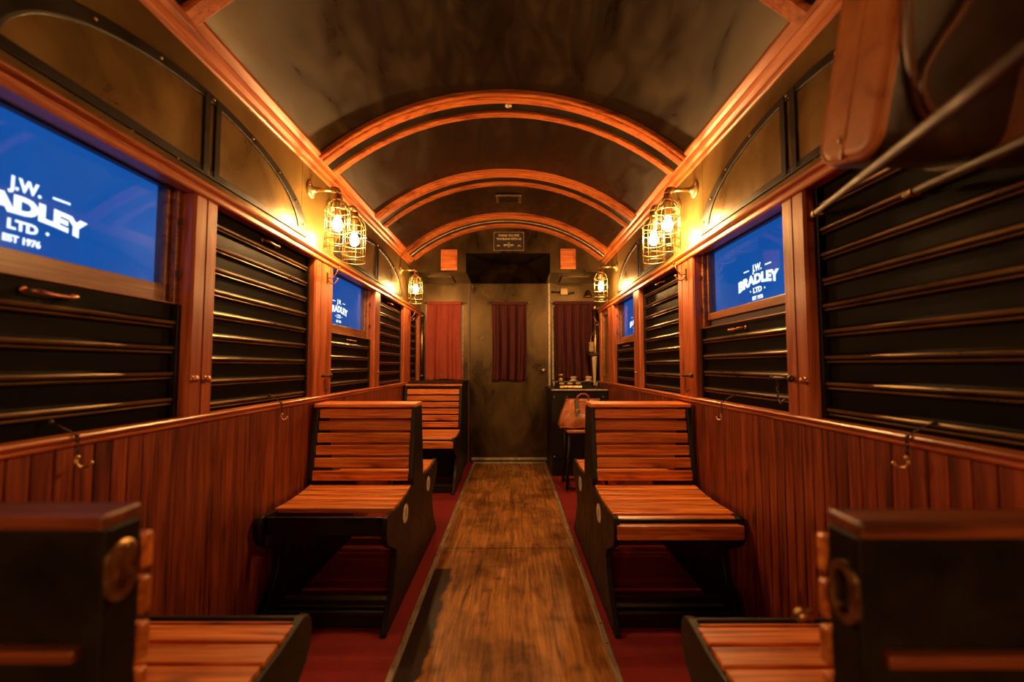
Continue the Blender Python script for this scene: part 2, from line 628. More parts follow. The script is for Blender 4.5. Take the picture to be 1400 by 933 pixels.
for s, X in ((-1, XL), (1, XR)):
    f = lambda p, q, a: (X - s * p, a, q)
    # sill rail: two beads
    b = MB()
    b.prism([(-.02, ZCAP0), (.010, ZCAP0), (.017, ZCAP0 + .004), (.017, ZCAP0 + .010), (.011, ZCAP0 + .014), (.011, ZCAP0 + .017), (.024, ZCAP0 + .019),
             (.028, ZCAP0 + .025), (.024, ZCAP1 - .001), (.018, ZCAP1), (-.02, ZCAP1)], f, Y0, 5.1 if s < 0 else 4.86)
    struct(b.build('trim_%d' % n, W_TRIMY, bevel=.001))
    n += 1
    # head rail with a rounded bead on top
    b = MB()
    b.prism([(-.02, ZH0), (.022, ZH0), (.026, ZH0 + .006), (.026, ZH0 + .020), (.020, ZH0 + .024), (.020, ZH0 + .029), (.032, ZH0 + .033),
             (.036, ZH0 + .040), (.033, ZH0 + .047), (.024, ZH1 - .003), (.006, ZH1), (-.02, ZH1)], f, Y0, 5.1 if s < 0 else 4.86)
    struct(b.build('trim_%d' % n, W_TRIMY, bevel=.001))
    n += 1
    # gilt metal strip of the frieze above the head rail
    b = MB()
    b.prism([(-.005, ZH1), (.007, ZH1), (.009, ZH1 + .006), (.007, ZH1 + .026), (-.005, ZH1 + .03)], f, Y0, 5.17)
    struct(b.build('trim_%d' % n, M_WALL))
    n += 1
    # cornice moulding between wall and vault
    b = MB()
    b.prism([(-.02, ZCR - .005), (.004, ZCR - .005), (.010, ZCR), (.014, ZCR + .012), (.012, ZCR + .018), (.030, ZCR + .026), (.040, ZCR + .040), (.038, ZCR + .046),
             (.052, ZCR + .052), (.066, ZCR + .062), (.066, ZCR + .072), (.055, ZCR + .09), (-.02, ZCR + .06)], f, Y0, YB + .05)
    struct(b.build('trim_%d' % n, W_TRIMY, bevel=.0015))
    n += 1
    for (y0, y1) in (POSTS_L if s < 0 else POSTS_R):
        b = MB()
        c = (y0 + y1) / 2
        g = .004
        e = .008
        prof = [(y0, -.10), (y0, .010), (y0 + e, .018), (c - g, .018), (c - g * .4, .008), (c + g * .4, .008), (c + g, .018), (y1 - e, .018), (y1, .010), (y1, -.10)]
        if y1 - y0 > .2:
            a1, a2 = y0 + (y1 - y0) * .3, y0 + (y1 - y0) * .7
            prof = [(y0, -.10), (y0, .010), (y0 + e, .018), (a1 - g, .018), (a1 - g * .4, .010), (a1 + g * .4, .010), (a1 + g, .018),
                    (a2 - g, .018), (a2 - g * .4, .010), (a2 + g * .4, .010), (a2 + g, .018), (y1 - e, .018), (y1, .010), (y1, -.10)]
        b.prism(prof, lambda p, q, a: (X - s * q, p, a), ZCAP1 - .006, ZH0 + .006)
        struct(b.build('trim_%d' % n, W_POST))
        n += 1

# ------------------------------------------------------------------ clerestory windows (painted arched lights)
wn = 1
for s, X, spans in ((-1, XL, ((.78, 2.27, 1.50), (2.62, 4.27, 3.445))), (1, XR, ((.76, 2.24, 1.50), (2.62, 4.02, 3.40)))):
    for (a0, a1, cm) in spans:
        zb, h = 1.795, .295
        cc, hw = (a0 + a1) / 2, (a1 - a0) / 2
        K = 36

        def P(t, inset, d):
            y = cc + math.cos(t) * (hw - inset * 2.9)
            z = zb + math.sin(t) * (h - inset)
            return (X - s * d, y, z)
        ts = [PI * k / K for k in range(K + 1)]
        fr = MB()
        for (i0, i1, d) in ((0, .034, .010),):
            rings = [[P(t, i0, 0), P(t, i0, d - .003), P(t, i0 + .004, d), P(t, i1 - .004, d), P(t, i1, d - .003), P(t, i1, 0)] for t in ts]
            fr.rings(rings, cap=True, smooth=False)
        fr.box(min(X, X - s * .009), max(X, X - s * .009), a0 + .01, a1 - .01, zb - .008, zb + .020)
        fr.box(min(X, X - s * .012), max(X, X - s * .012), cc - .042, cc - .014, zb, zb + h - .01)
        fr.box(min(X, X - s * .012), max(X, X - s * .012), cc + .014, cc + .042, zb, zb + h - .01)
        fo = fr.build('window_%d' % wn, M_BLACK, bevel=.0015)
        struct(fo)
        pb = MB()
        pb.poly([P(t, .02, .003) for t in ts])
        pb.build('pane', M_PANE, fo)
        sc = MB()
        for k in range(2, K - 1, 4):
            sc.ball(P(ts[k], .017, .011), .005, seg=8)
        sc.build('screw', M_BRASS, fo)
        wn += 1

# ------------------------------------------------------------------ side windows: shutters, sashes, screens
PITCH = .083
SLAT = [(0, 0), (.0015, .046), (.004, .050), (.0115, .0535), (.0145, .0575), (.0135, .062), (.008, .0655), (.0045, .0675), (.0085, .0700), (.0100, .0728), (.0085, .0755), (.003, .0785), (0, .083)]


def shutter(s, y0, y1, ztop, label, handle=True):
    X = XL if s < 0 else XR
    t = thing('roller_shutter', (X + s * .03, (y0 + y1) / 2, ZCAP1), label, 'shutter', 'slatted shutters of the side windows')
    b = MB()
    z = ztop
    prof = []
    while z > ZCAP1 - .01:
        for d, dz in SLAT:
            prof.append((d, z - dz))
        z -= PITCH
    front = [(d, max(q, ZCAP1 - .012)) for d, q in prof]
    pl = [front[0]]
    for p in front[1:]:
        if abs(p[0] - pl[-1][0]) + abs(p[1] - pl[-1][1]) > 1e-5:
            pl.append(p)
    pl = pl + [(-.012, pl[-1][1]), (-.012, ztop)]
    b.prism(pl, lambda p, q, a: (X + s * (.032 - p), a, q), y0 + .004, y1 - .004)
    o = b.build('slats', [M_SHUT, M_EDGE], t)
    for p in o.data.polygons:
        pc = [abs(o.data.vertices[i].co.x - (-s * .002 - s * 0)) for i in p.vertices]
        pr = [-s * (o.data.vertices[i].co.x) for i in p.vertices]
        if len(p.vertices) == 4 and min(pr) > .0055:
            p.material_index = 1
    for ya, yb in ((y0 + .001, y0 + .018), (y1 - .018, y1 - .001)):
        b = MB()
        b.box(min(X + s * .014, X + s * .032), max(X + s * .014, X + s * .032), ya, yb, ZCAP1 - .006, ztop + .002)
        b.build('guide_channel', M_BLACK, t)
    if handle:
        b = MB()
        c = (y0 + y1) / 2 + .02
        w = .055
        zz = ztop - .026
        xx = X + s * .026
        pts = []
        for k in range(13):
            u = -1 + k / 6
            pts.append((xx - s * .026 * (1 - abs(u) ** 4) ** .5 if abs(u) < 1 else xx, c + u * w, zz - .006 * (1 - u * u)))
        b.tube(pts, .0042, 8, rs=[.0058 if k in (1, 2, 10, 11) else .0042 for k in range(13)])
        b.lathe([(.009, 0), (.009, .003), (.006, .005)], (X + s * .030, c - w, zz), (-s, 0, 0), 10)
        b.lathe([(.009, 0), (.009, .003), (.006, .005)], (X + s * .030, c + w, zz), (-s, 0, 0), 10)
        b.build('handle', M_COPPER, t)
    return t


def open_window(s, y0, y1, zb, label, gap=.0, toff=.0):
    """frame, sash and pane above a half raised shutter; a screen behind"""
    global wn
    X = XL if s < 0 else XR
    w = lambda d: X + s * d

    def bars(b, ya, yb, za, zt, wd, d0, d1, bottom=None):
        xa, xb = min(w(d0), w(d1)), max(w(d0), w(d1))
        bt = bottom or wd
        b.box(xa, xb, ya, ya + wd, za, zt)
        b.box(xa, xb, yb - wd, yb, za, zt)
        b.box(xa, xb, ya + wd, yb - wd, zt - wd, zt)
        b.box(xa, xb, ya + wd, yb - wd, za, za + bt)
    b = MB()
    bars(b, y0 + .003, y1 - .003, zb + .002, ZH0 + .042, .020, .024, .042, .006)
    o = b.build('window_%d' % wn, W_FRAME, bevel=.002)
    struct(o)
    b = MB()
    bars(b, y0 + .018, y1 - .018, zb + .008 + gap, ZH0 + .036, .022, .044, .060, .036 if gap else .056)
    b.build('sash', W_FRAME, o, bevel=.002)
    b = MB()
    b.box(min(w(.051), w(.053)), max(w(.051), w(.053)), y0 + .035, y1 - .035, zb + .05, ZH0 + .024)
    b.build('pane', M_GLASS, o)
    b = MB()
    bars(b, y0 + .001, y1 - .001, zb - .03, ZH0 + .042, .034, .062, .083, .064 + gap)
    b.build('reveal', M_REVEAL, o, bevel=.001)
    for z in (zb + .10, zb + .27):
        b = MB()
        b.box(min(w(.018), w(.030)), max(w(.018), w(.030)), (y1 if True else y0) - .020, y1 - .005, z, z + .012)
        b.tube([(w(.016), y1 - .013, z - .012), (w(.016), y1 - .013, z + .022)], .003, 8)
        b.build('sash_catch', M_IRON, o, bevel=.001)
    wn += 1
    # screen
    t = thing('display_screen', (w(.09), (y0 + y1) / 2, zb + .02), label, 'screen', 'lit blue screens behind the open windows')
    b = MB()
    b.box(min(w(.0885), w(.14)), max(w(.0885), w(.14)), y0 + .002, y1 - .002, zb - .03, ZH0 + .045)
    b.build('housing', M_BLACK, t, bevel=.003)
    b = MB()
    b.box(min(w(.086), w(.089)), max(w(.086), w(.089)), y0 + .012, y1 - .012, zb + .02 + gap, ZH0 + .034)
    b.build('panel', M_SCREEN, t)
    b = MB()
    rt = Vector((0, -s, 0))
    up = Vector((0, 0, 1))
    nm = Vector((-s, 0, 0))
    c = Vector((w(.0856), (y0 + y1) / 2 + toff, 0))
    at = lambda u, z: c + rt * u + up * z
    text_mesh(b, 'J.W.', .042, at(0, 1.543), rt, up, nm, .0004, .0016, width=.072)
    text_mesh(b, 'BRADLEY', .056, at(0, 1.499), rt, up, nm, .0004, .0034, arch=.017, grow=.16, width=.312)
    text_mesh(b, 'LTD', .032, at(0, 1.450), rt, up, nm, .0004, .0014, width=.066)
    text_mesh(b, 'EST 1976', .022, at(0, 1.416), rt, up, nm, .0004, .0011, width=.082)
    for u in (-.085, .085):
        b.obox(at(u, 1.545), rt, up, nm, .022, .0028, .0005)
    for u in (-.055, .055):
        b.obox(at(u, 1.449), (rt + up).normalized(), (up - rt).normalized(), nm, .0035, .0035, .0005)
    b.build('lettering', M_LETTER, t)


L = POSTS_L
R = POSTS_R
ZS = 1.318
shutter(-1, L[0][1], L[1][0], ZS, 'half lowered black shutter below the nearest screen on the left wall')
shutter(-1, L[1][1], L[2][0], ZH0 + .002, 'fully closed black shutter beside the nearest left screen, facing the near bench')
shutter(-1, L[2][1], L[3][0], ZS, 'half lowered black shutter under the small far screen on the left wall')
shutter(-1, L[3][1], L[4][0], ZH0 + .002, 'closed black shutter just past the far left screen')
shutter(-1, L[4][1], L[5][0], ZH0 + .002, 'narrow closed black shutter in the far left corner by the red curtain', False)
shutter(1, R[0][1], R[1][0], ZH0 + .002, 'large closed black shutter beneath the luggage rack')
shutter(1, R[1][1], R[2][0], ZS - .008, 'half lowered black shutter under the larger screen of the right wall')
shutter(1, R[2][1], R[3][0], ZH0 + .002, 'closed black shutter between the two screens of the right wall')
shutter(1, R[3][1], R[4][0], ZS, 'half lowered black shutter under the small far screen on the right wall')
open_window(-1, L[0][1], L[1][0], ZS, 'large blue lettered screen nearest on the left wall', 0, .007)
open_window(-1, L[2][1], L[3][0], ZS, 'small blue lettered screen farther down the left wall', 0, -.045)
open_window(1, R[1][1], R[2][0], ZS - .008, 'blue lettered screen next to the large shutter under the luggage rack', .036, -.035)
open_window(1, R[3][1], R[4][0], ZS, 'smallest blue screen at the far end of the right wall', 0, -.02)

# narrow wooden window frame at the far end of the right wall
b = MB()
y0, y1 = R[4][1] + .002, R[5][0] - .002
for (ya, yb, za, zb) in ((y0, y0 + .045, ZCAP1, ZH0), (y1 - .045, y1, ZCAP1, ZH0), (y0 + .045, y1 - .045, ZH0 - .05, ZH0), (y0 + .045, y1 - .045, ZCAP1, ZCAP1 + .07)):
    b.box(XR - .004, XR + .03, ya, yb, za, zb)
o = struct(b.build('window_%d' % wn, W_FRAME, bevel=.003))
wn += 1
b = MB()
b.box(XR + .014, XR + .018, y0 + .04, y1 - .04, ZCAP1 + .06, ZH0 - .04)
b.build('pane', M_PANE, o)

# ------------------------------------------------------------------ vault, ribs
b = MB()
K = 48
xs = [XL - .02 + (XR - XL + .04) * k / K for k in range(K + 1)]
prof = [(x, arc(x)) for x in xs] + [(x, arc(x) + .03) for x in reversed(xs)]
b.prism(prof, lambda p, q, a: (p, a, q), Y0, YB + .02, smooth=False)
o = struct(b.build('ceiling', M_CEIL))
for p in o.data.polygons:
    p.use_smooth = abs(p.normal.y) < .5


def rib(bands):
    """bands: (y0, y1, drop, material index)"""
    global n
    b = MB()
    x0, x1 = XL + .045, XR - .045
    for (ya, yb, d, mi) in bands:
        b.mi = mi
        kk = 44
        rings = []
        for k in range(kk + 1):
            x = x0 + (x1 - x0) * k / kk
            z = arc(x)
            nx, nz = (x - XC) / 1.526, math.sqrt(1 - ((x - XC) / 1.526) ** 2)
            q = lambda y, dd: (x - nx * dd, y, z - nz * dd)
            e = min(.006, (yb - ya) * .2)
            rings.append([q(ya, -.003), q(ya, d - .005), q(ya + e, d), q(yb - e, d), q(yb, d - .005), q(yb, -.003)])
        b.rings(rings, cap=True, smooth=False)
    struct(b.build('trim_%d' % n, [W_TRIMX, M_BLACK, M_STRIP]))
    n += 1


rib([(1.16, 1.20, .028, 0), (1.20, 1.30, .012, 1), (1.30, 1.365, .030, 0)])
for (a, w1, c, w2) in ((.20, .085, .39, .045), (2.275, .082, 2.455, .045), (3.225, .088, 3.43, .05)):
    rib([(a, a + w1 * .30, .026, 0), (a + w1 * .30, a + w1, .032, 0), (a + w1, c, .012, 1), (c, c + w2, .028, 0)])
rib([(4.17, 4.21, .026, 0), (4.21, 4.28, .032, 0), (4.28, 4.47, .012, 1), (4.375, 4.39, .020, 2), (4.47, YB, .030, 0)])

# ------------------------------------------------------------------ bulkhead above the far cabinets
HX0, HX1, HZ0, HZ1 = -.483, .40, 2.10, 2.30
b = MB()
# face of the bulkhead, in columns around the recess
cols = [XL - .02] + [XL + .05 * k for k in range(1, 12)] + [HX0]
def column(x0, x1, z0):
    b.poly([(x0, YB, z0), (x1, YB, z0), (x1, YB, arc(x1) + .01), (x0, YB, arc(x0) + .01)])
k = 0
edges = [XL - .02, -.95, -.8, -.65, HX0]
for i in range(4):
    column(edges[i], edges[i + 1], HZ0)
edges = [HX0 + (HX1 - HX0) * i / 6 for i in range(7)]
for i in range(6):
    column(edges[i], edges[i + 1], HZ1)
edges = [HX1, .52, .68, .84, XR + .02]
for i in range(4):
    column(edges[i], edges[i + 1], HZ0)
# soffits either side
b.poly([(XL - .02, YB, HZ0), (HX0, YB, HZ0), (HX0, Y1, HZ0), (XL - .02, Y1, HZ0)])
b.poly([(HX1, YB, HZ0), (XR + .02, YB, HZ0), (XR + .02, Y1, HZ0), (HX1, Y1, HZ0)])
# hipped recess above the door
P0, P1 = (-.25, 5.0, 2.285), (.17, 5.0, 2.285)
b.mi = 1
b.poly([(HX0, YB, HZ1), (HX0, YB, HZ0), (HX0, Y1, HZ0), P0])
b.poly([(HX1, YB, HZ1), (HX1, YB, HZ0), (HX1, Y1, HZ0), P1])
b.mi = 2
b.poly([(HX0, YB, HZ1), (HX1, YB, HZ1), P1, P0])
b.poly([P0, P1, (HX1, Y1, HZ0), (HX0, Y1, HZ0)])
# thin lips round the opening
b.mi = 0
b.box(HX0 - .008, HX0, YB - .004, YB, HZ0, HZ1 + .008)
b.box(HX1, HX1 + .008, YB - .004, YB, HZ0, HZ1 + .008)
b.box(HX0, HX1, YB - .004, YB, HZ1, HZ1 + .008)
b.box(XL + .01, HX0 - .01, YB - .006, YB + .01, HZ0 - .004, HZ0 + .004)
b.box(HX1 + .01, XR - .01, YB - .006, YB + .01, HZ0 - .004, HZ0 + .004)
# shallow trays under the soffits
b.box(-.93, -.66, 4.75, 5.1, HZ0 - .018, HZ0 - .001)
b.box(.55, .85, 4.75, 5.1, HZ0 - .018, HZ0 - .001)
struct(b.build('wall_bulkhead', [M_DOOR, M_BLACK, M_CEIL]))

# ------------------------------------------------------------------ end wall and door
DX0, DX1 = -.492, .423
b = MB()
b.box(XL - .2, DX0 - .006, Y1, Y1 + .03, 0, 2.12)
b.box(DX1 + .006, XR + .2, Y1, Y1 + .03, 0, 2.12)
b.box(XL - .2, XR + .2, Y1 + .02, Y1 + .05, 0, 2.7)
# window reveals behind the side curtains
b.mi = 1
for x0, x1 in ((-1.02, -.575), (.475, 1.0)):
    b.box(x0, x0 + .02, Y1 - .012, Y1, .95, 1.84)
    b.box(x1 - .035, x1, Y1 - .012, Y1, .95, 1.84)
    b.box(x0 + .02, x1 - .035, Y1 - .012, Y1, 1.81, 1.84)
    for k in range(14):
        b.ball((x0 + .010, Y1 - .012, .98 + .062 * k), .005, 6)
        b.ball((x1 - .016, Y1 - .012, .98 + .062 * k), .005, 6)
b.mi = 0
# bolted seams
for x in (-.55, .455):
    for k in range(11):
        b.ball((x, Y1, .15 + .19 * k), .006, 6)
struct(b.build('wall_far', [M_DOOR, M_STRIP]))
b = MB()
b.box(XL - .2, XR + .2, Y0 - .03, Y0, 0, 2.7)
struct(b.build('wall_near', M_DARK))

b = MB()
b.box(DX0, DX1, Y1 - .018, Y1 + .015, .012, 2.093)
door = struct(b.build('door_1', M_DOOR, bevel=.003))
b = MB()
b.box(DX0, DX0 + .016, Y1 - .024, Y1 - .018, .012, 2.093)
b.box(DX1 - .014, DX1, Y1 - .024, Y1 - .018, .012, 2.093)
for k in range(9):
    b.ball((DX0 + .03, Y1 - .018, .2 + .22 * k), .005, 6)
    b.ball((DX1 - .03, Y1 - .018, .2 + .22 * k), .005, 6)
b.build('edge_strip', M_DOOR, door)
b = MB()
b.lathe([(.030, 0), (.030, .004), (.014, .010), (.012, .03), (.026, .040), (.032, .052), (.028, .066), (.012, .074)], (.368, Y1 - .018, 1.065), (0, -1, 0), 18)
b.build('knob', M_BRASS, door)
b = MB()
b.box(DX0 + .02, DX1 - .02, Y1 - .022, Y1 - .018, .02, .05)
b.build('kick_plate', M_STRIP, door)
b = MB()
b.box(DX1 + .006, DX1 + .030, Y1 - .014, Y1, 0, 2.1)
struct(b.build('trim_%d' % n, [M_STRIP], bevel=.002))
n += 1
b = MB()
b.box(DX0 - .03, DX0 - .006, Y1 - .014, Y1, 0, 2.1)
struct(b.build('trim_%d' % n, [M_BELT], bevel=.002))
n += 1
b = MB()
b.box(DX0 + .01, DX1 - .01, Y1 - .10, Y1 - .02, -.002, .006)
struct(b.build('trim_%d' % n, M_STRIP, bevel=.002))
n += 1
# brass corner conduit by the red curtain
b = MB()
b.tube([(-1.055, 5.13, .955), (-1.055, 5.13, 1.74)], .017, 10)
for z in (1.0, 1.35, 1.70):
    b.lathe([(.024, -.01), (.024, .01)], (-1.055, 5.13, z), (0, 0, 1), 12)
tag(b.build('corner_pipe', M_BRASS), 'brass pipe standing in the far left corner beside the bright red curtain', 'pipe')


# ------------------------------------------------------------------ curtains
def curtain(x0, x1, z0, z1, y, folds, amp, mat, label, flare=0.0, seed=1, pile=0):
    rnd = random.Random(seed)
    ph = [rnd.uniform(0, 6) for _ in range(4)]
    t = thing('curtain', ((x0 + x1) / 2, y, z0), label, 'curtain')
    nx, nz = 90, 24
    rings = []
    for j in range(nz + 1):
        v = j / nz
        row = []
        for i in range(nx + 1):
            u = i / nx
            a = amp * (.35 + .65 * v ** .6)
            yy = y - a * math.sin(u * folds * 2 * PI + ph[0] + .5 * math.sin(5 * v + ph[1])) - a * .5 * math.sin(u * folds * 3.7 * PI + ph[2] + v)
            xx = x0 + (x1 - x0) * u + .012 * math.sin(4 * v + ph[3]) * v + flare * (u - .5) * v
            zz = z1 + (z0 - z1) * v + .006 * math.sin(u * 9 + ph[1]) * v
            if pile and v > .97:
                yy -= .03
            row.append((xx, yy, zz))
        rings.append(row)
    b = MB()
    b.rings(rings, closed_ring=False)
    o = b.build('cloth', mat, t)
    m = o.modifiers.new('Solidify', 'SOLIDIFY')
    m.thickness = .004
    b = MB()
    b.box(x0 - .004, x1 + .004, y - .016, y + .012, z1 - .012, z1 + .026)
    b.build('heading', mat, t, bevel=.006)
    return t


def rod(x0, x1, y, z, label):
    b = MB()
    b.tube([(x0, y, z), (x1, y, z)], .006, 8)
    for x in (x0, x1):
        b.ball((x, y, z), .011, 10)
        b.tube([(x + (.012 if x == x0 else -.012), y, z), (x + (.012 if x == x0 else -.012), Y1 - .002, z)], .004, 6)
    tag(b.build('curtain_rod', M_BRASS), label, 'curtain rod')


curtain(-1.0, -.60, .958, 1.845, 5.135, 3.0, .018, M_CURT2, 'bright red curtain over the far left cabinet', .03, 3, 1)
curtain(-.238, .170, .935, 1.842, 5.13, 4.5, .027, M_CURT, 'dark burgundy curtain hanging on the metal door', -.01, 5)
curtain(.50, .985, .945, 1.85, 5.135, 5.5, .022, M_CURT, 'wide dark burgundy curtain above the instrument console', -.01, 8)
rod(-1.03, -.56, 5.135, 1.862, 'thin brass rod carrying the bright red curtain')
rod(-.30, .20, 5.13, 1.860, 'thin brass rod across the metal door')
rod(.465, 1.0, 5.135, 1.868, 'thin brass rod above the instrument console curtain')


# ------------------------------------------------------------------ benches
def bench(xa, xb, y0, label, aisle, double=True, facing=-1, front_slat=True, ztop=.915, plate=None, short=False, black_back=False, over=False):
    """xa..xb across, backrest centred on y0; aisle: x of the aisle side panel (xa or xb)"""
    t = thing('slatted_bench', ((xa + xb) / 2, y0, 0), label, 'bench')
    inset = .012
    sa, sb = xa + inset, xb - inset
    nose = .61
    seat_front = .47 if short else .60
    dirs = (facing, -facing) if double else (facing,)

    def seat_z(u):
        tq = (u - .10) / .5
        return .502 - .016 * math.sin(PI * min(max(tq, 0), 1)) - .004 * tq - .035 * (max(u - .515, 0) / .085) ** 1.6
    for di, d in enumerate(dirs):
        b = MB()
        us = .125
        w, g = .0615, .0085
        uf = seat_front if di == 0 else .60
        while us + w < uf + .012:
            z0, z1 = seat_z(us), seat_z(us + w)
            ez = Vector((0, -(z1 - z0) * d, w)).normalized()
            ey = Vector((0, w * d, z1 - z0)).normalized()
            b.obox(((sa + sb) / 2, y0 + d * (us + w / 2), (z0 + z1) / 2 - .011), (1, 0, 0), ey, ez, (sb - sa) / 2, w / 2, .011)
            us += w + g
        if front_slat and di == 0:
            b.box(sa, sb, min(y0 + d * .598, y0 + d * .618), max(y0 + d * .598, y0 + d * .618), .405, .462)
        b.build('seat', W_SLAT, t, bevel=.004)
        b = MB()
        for k in range(6):
            z0 = .522 + k * .0625
            u = .077 + (.003 if k == 0 else 0) if over else .136 - .074 * k / 5 + (.004 if k in (0, 5) else 0)
            b.box(xa - .004 if over else xa + .027, xb + .004 if over else xb - .027, min(y0 + d * u, y0 + d * (u - .018)), max(y0 + d * u, y0 + d * (u - .018)), z0, z0 + .0495)
        b.build('backrest', W_SLAT, t, bevel=.004)
    # top rail
    b = MB()
    c0 = -.085 if double else .0
    ya, yb = y0 + facing * c0, y0 + facing * (.085 if double else .060)
    b.box(xa + .002, xb - .002, min(ya, yb), max(ya, yb), ztop - .020, ztop)
    b.build('top_rail', W_RAIL if over else W_SLAT, t, bevel=.004)
    # side panels
    half = [(.0, .007), (.60, .007), (.60, .02), (.575, .045), (.54, .084), (.50, .13), (.468, .178), (.448, .225), (.440, .262), (.442, .288), (.462, .306), (.50, .325), (.55, .350),
            (.585, .372), (.605, .402), (.612, .435), (.608, .465), (.592, .484), (.57, .489), (.45, .474), (.35, .470), (.2, .480), (.125, .495), (.132, .53), (.104, .70), (.072, ztop - .018), (.0, ztop - .018)]
    if over:
        half = [(min(u, .058) if z > .51 else u, z) for u, z in half]
    if double:
        full = [(u, z) for u, z in half[1:-1]] + [(-u, z) for u, z in reversed(half[1:-1])]
    else:
        full = [(.004, .007)] + half[1:-1] + [(.004, ztop - .018)]
    for x0 in (xa, xb - .026):
        b = MB()
        b.prism(full, lambda p, q, a: (a, y0 + facing * p, q), x0, x0 + .026)
        b.build('side_panel', M_BLACK, t, bevel=.004)
    # stretchers and front rails
    ia, ib = xa + .026, xb - .026
    for d in dirs:
        b = MB()
        b.box(ia, ib, min(y0 + d * .37, y0 + d * .47), max(y0 + d * .37, y0 + d * .47), .046, .066)
        b.build('foot_board', M_BLACK, t, bevel=.006)
        b = MB()
        b.box(ia, ib, min(y0 + d * .515, y0 + d * .54), max(y0 + d * .515, y0 + d * .54), .012, .075)
        b.build('stretcher', M_BLACK, t, bevel=.006)
        b = MB()
        ua = .55 if short and d == dirs[0] else .578
        b.box(ia, ib, min(y0 + d * ua, y0 + d * (ua + .016)), max(y0 + d * ua, y0 + d * (ua + .016)), .405, .480)
        b.build('front_rail', M_BLACK, t, bevel=.004)
    if not double:
        b = MB()
        b.box(ia, ib, min(y0 + facing * .012, y0 + facing * .03), max(y0 + facing * .012, y0 + facing * .03), .30, ztop - .022)
        b.build('back_panel', M_BLACK, t)
        if black_back:
            b = MB()
            b.box(ia, ib, min(y0 - facing * .006, y0 + facing * .012), max(y0 - facing * .006, y0 + facing * .012), .748, .764)
            b.build('back_batten', W_RAIL, t, bevel=.003)
    px = xb if aisle > 0 else xa
    if plate == 'white':
        for q, dd in enumerate((-.295, .28)):
            b = MB()
            yc, zc = y0 + dd, .408 - .012 * q
            K = 26
            rim = [(px + aisle * h, yc + math.cos(2 * PI * k / K) * r, zc + math.sin(2 * PI * k / K) * r * .88) for h, r in ((0, .048),) for k in range(K)]
            rings = [[(px + aisle * h, yc + math.cos(2 * PI * k / K) * r, zc + math.sin(2 * PI * k / K) * r * .9) for k in range(K)] for h, r in ((-.001, .048), (.003, .048), (.004, .045))]
            b.rings(rings, cap=True, smooth=False)
            pl = b.build('number_disc', M_WHITE, t)
            pl['label'] = 'white oval enamel disc'
            b = MB()
            b.box(min(px + aisle * .0035, px + aisle * .0046), max(px + aisle * .0035, px + aisle * .0046), yc - .006, yc + .006, zc - .02, zc + .02)
            b.build('mark', M_IRON, pl)
    elif plate in ('oval', 'ring'):
        b = MB()
        yc, zc = y0 + facing * .027, .850 if plate == 'oval' else .826
        K = 28
        def R2(h, r):
            return [(px + aisle * h, yc + math.cos(2 * PI * k / K) * .023 * r, zc + (.016 if math.sin(2 * PI * k / K) > 0 else -.016) + math.sin(2 * PI * k / K) * .023 * r) for k in range(K)]
        if plate == 'oval':
            b.rings([R2(-.001, 1), R2(.003, 1), R2(.005, .85)], cap=True, smooth=False)
        else:
            b.rings([R2(-.001, 1), R2(.006, 1), R2(.006, .52), R2(-.001, .52)], loop=False, smooth=False)
        pl = b.build('brass_plate', M_BRASS, t)
        pl['label'] = 'oval brass plate' if plate == 'oval' else 'brass ring plate'
        b = MB()
        if plate == 'oval':
            b.ball((px + aisle * .005, yc, zc + .030), .0035, 8)
        else:
            b.lathe([(.008, 0), (.005, .006), (.009, .012), (.008, .02), (.003, .024)], (px, y0 + facing * .098, .757), (aisle, 0, 0), 12)
        b.build('screw', M_BRASS, t)
    return t


LB0, LB1 = -1.066, -.515
RB0, RB1 = .42, .966
bench(LB0, LB1, 2.455, 'double sided slatted wooden bench by the left wall with a bare black seat front', 1, True, -1, False, plate='white', short=True)
bench(RB0, RB1, 2.455, 'double sided slatted wooden bench by the right wall with a wooden front slat', -1, True, -1, True, plate='white')
bench(LB0, -.495, 4.435, 'single wooden bench backed against the far left cabinet', 1, False, -1, True, ztop=.935)
bench(LB0, -.520, .572, 'blurred nearest bench at left with black back and solid oval brass plate', 1, False, 1, True, ztop=.928, plate='oval', black_back=True, over=True)
bench(.435, RB1, .562, 'blurred nearest bench at right with black back and brass ring plate', -1, False, 1, True, ztop=.922, plate='ring', black_back=True, over=True)

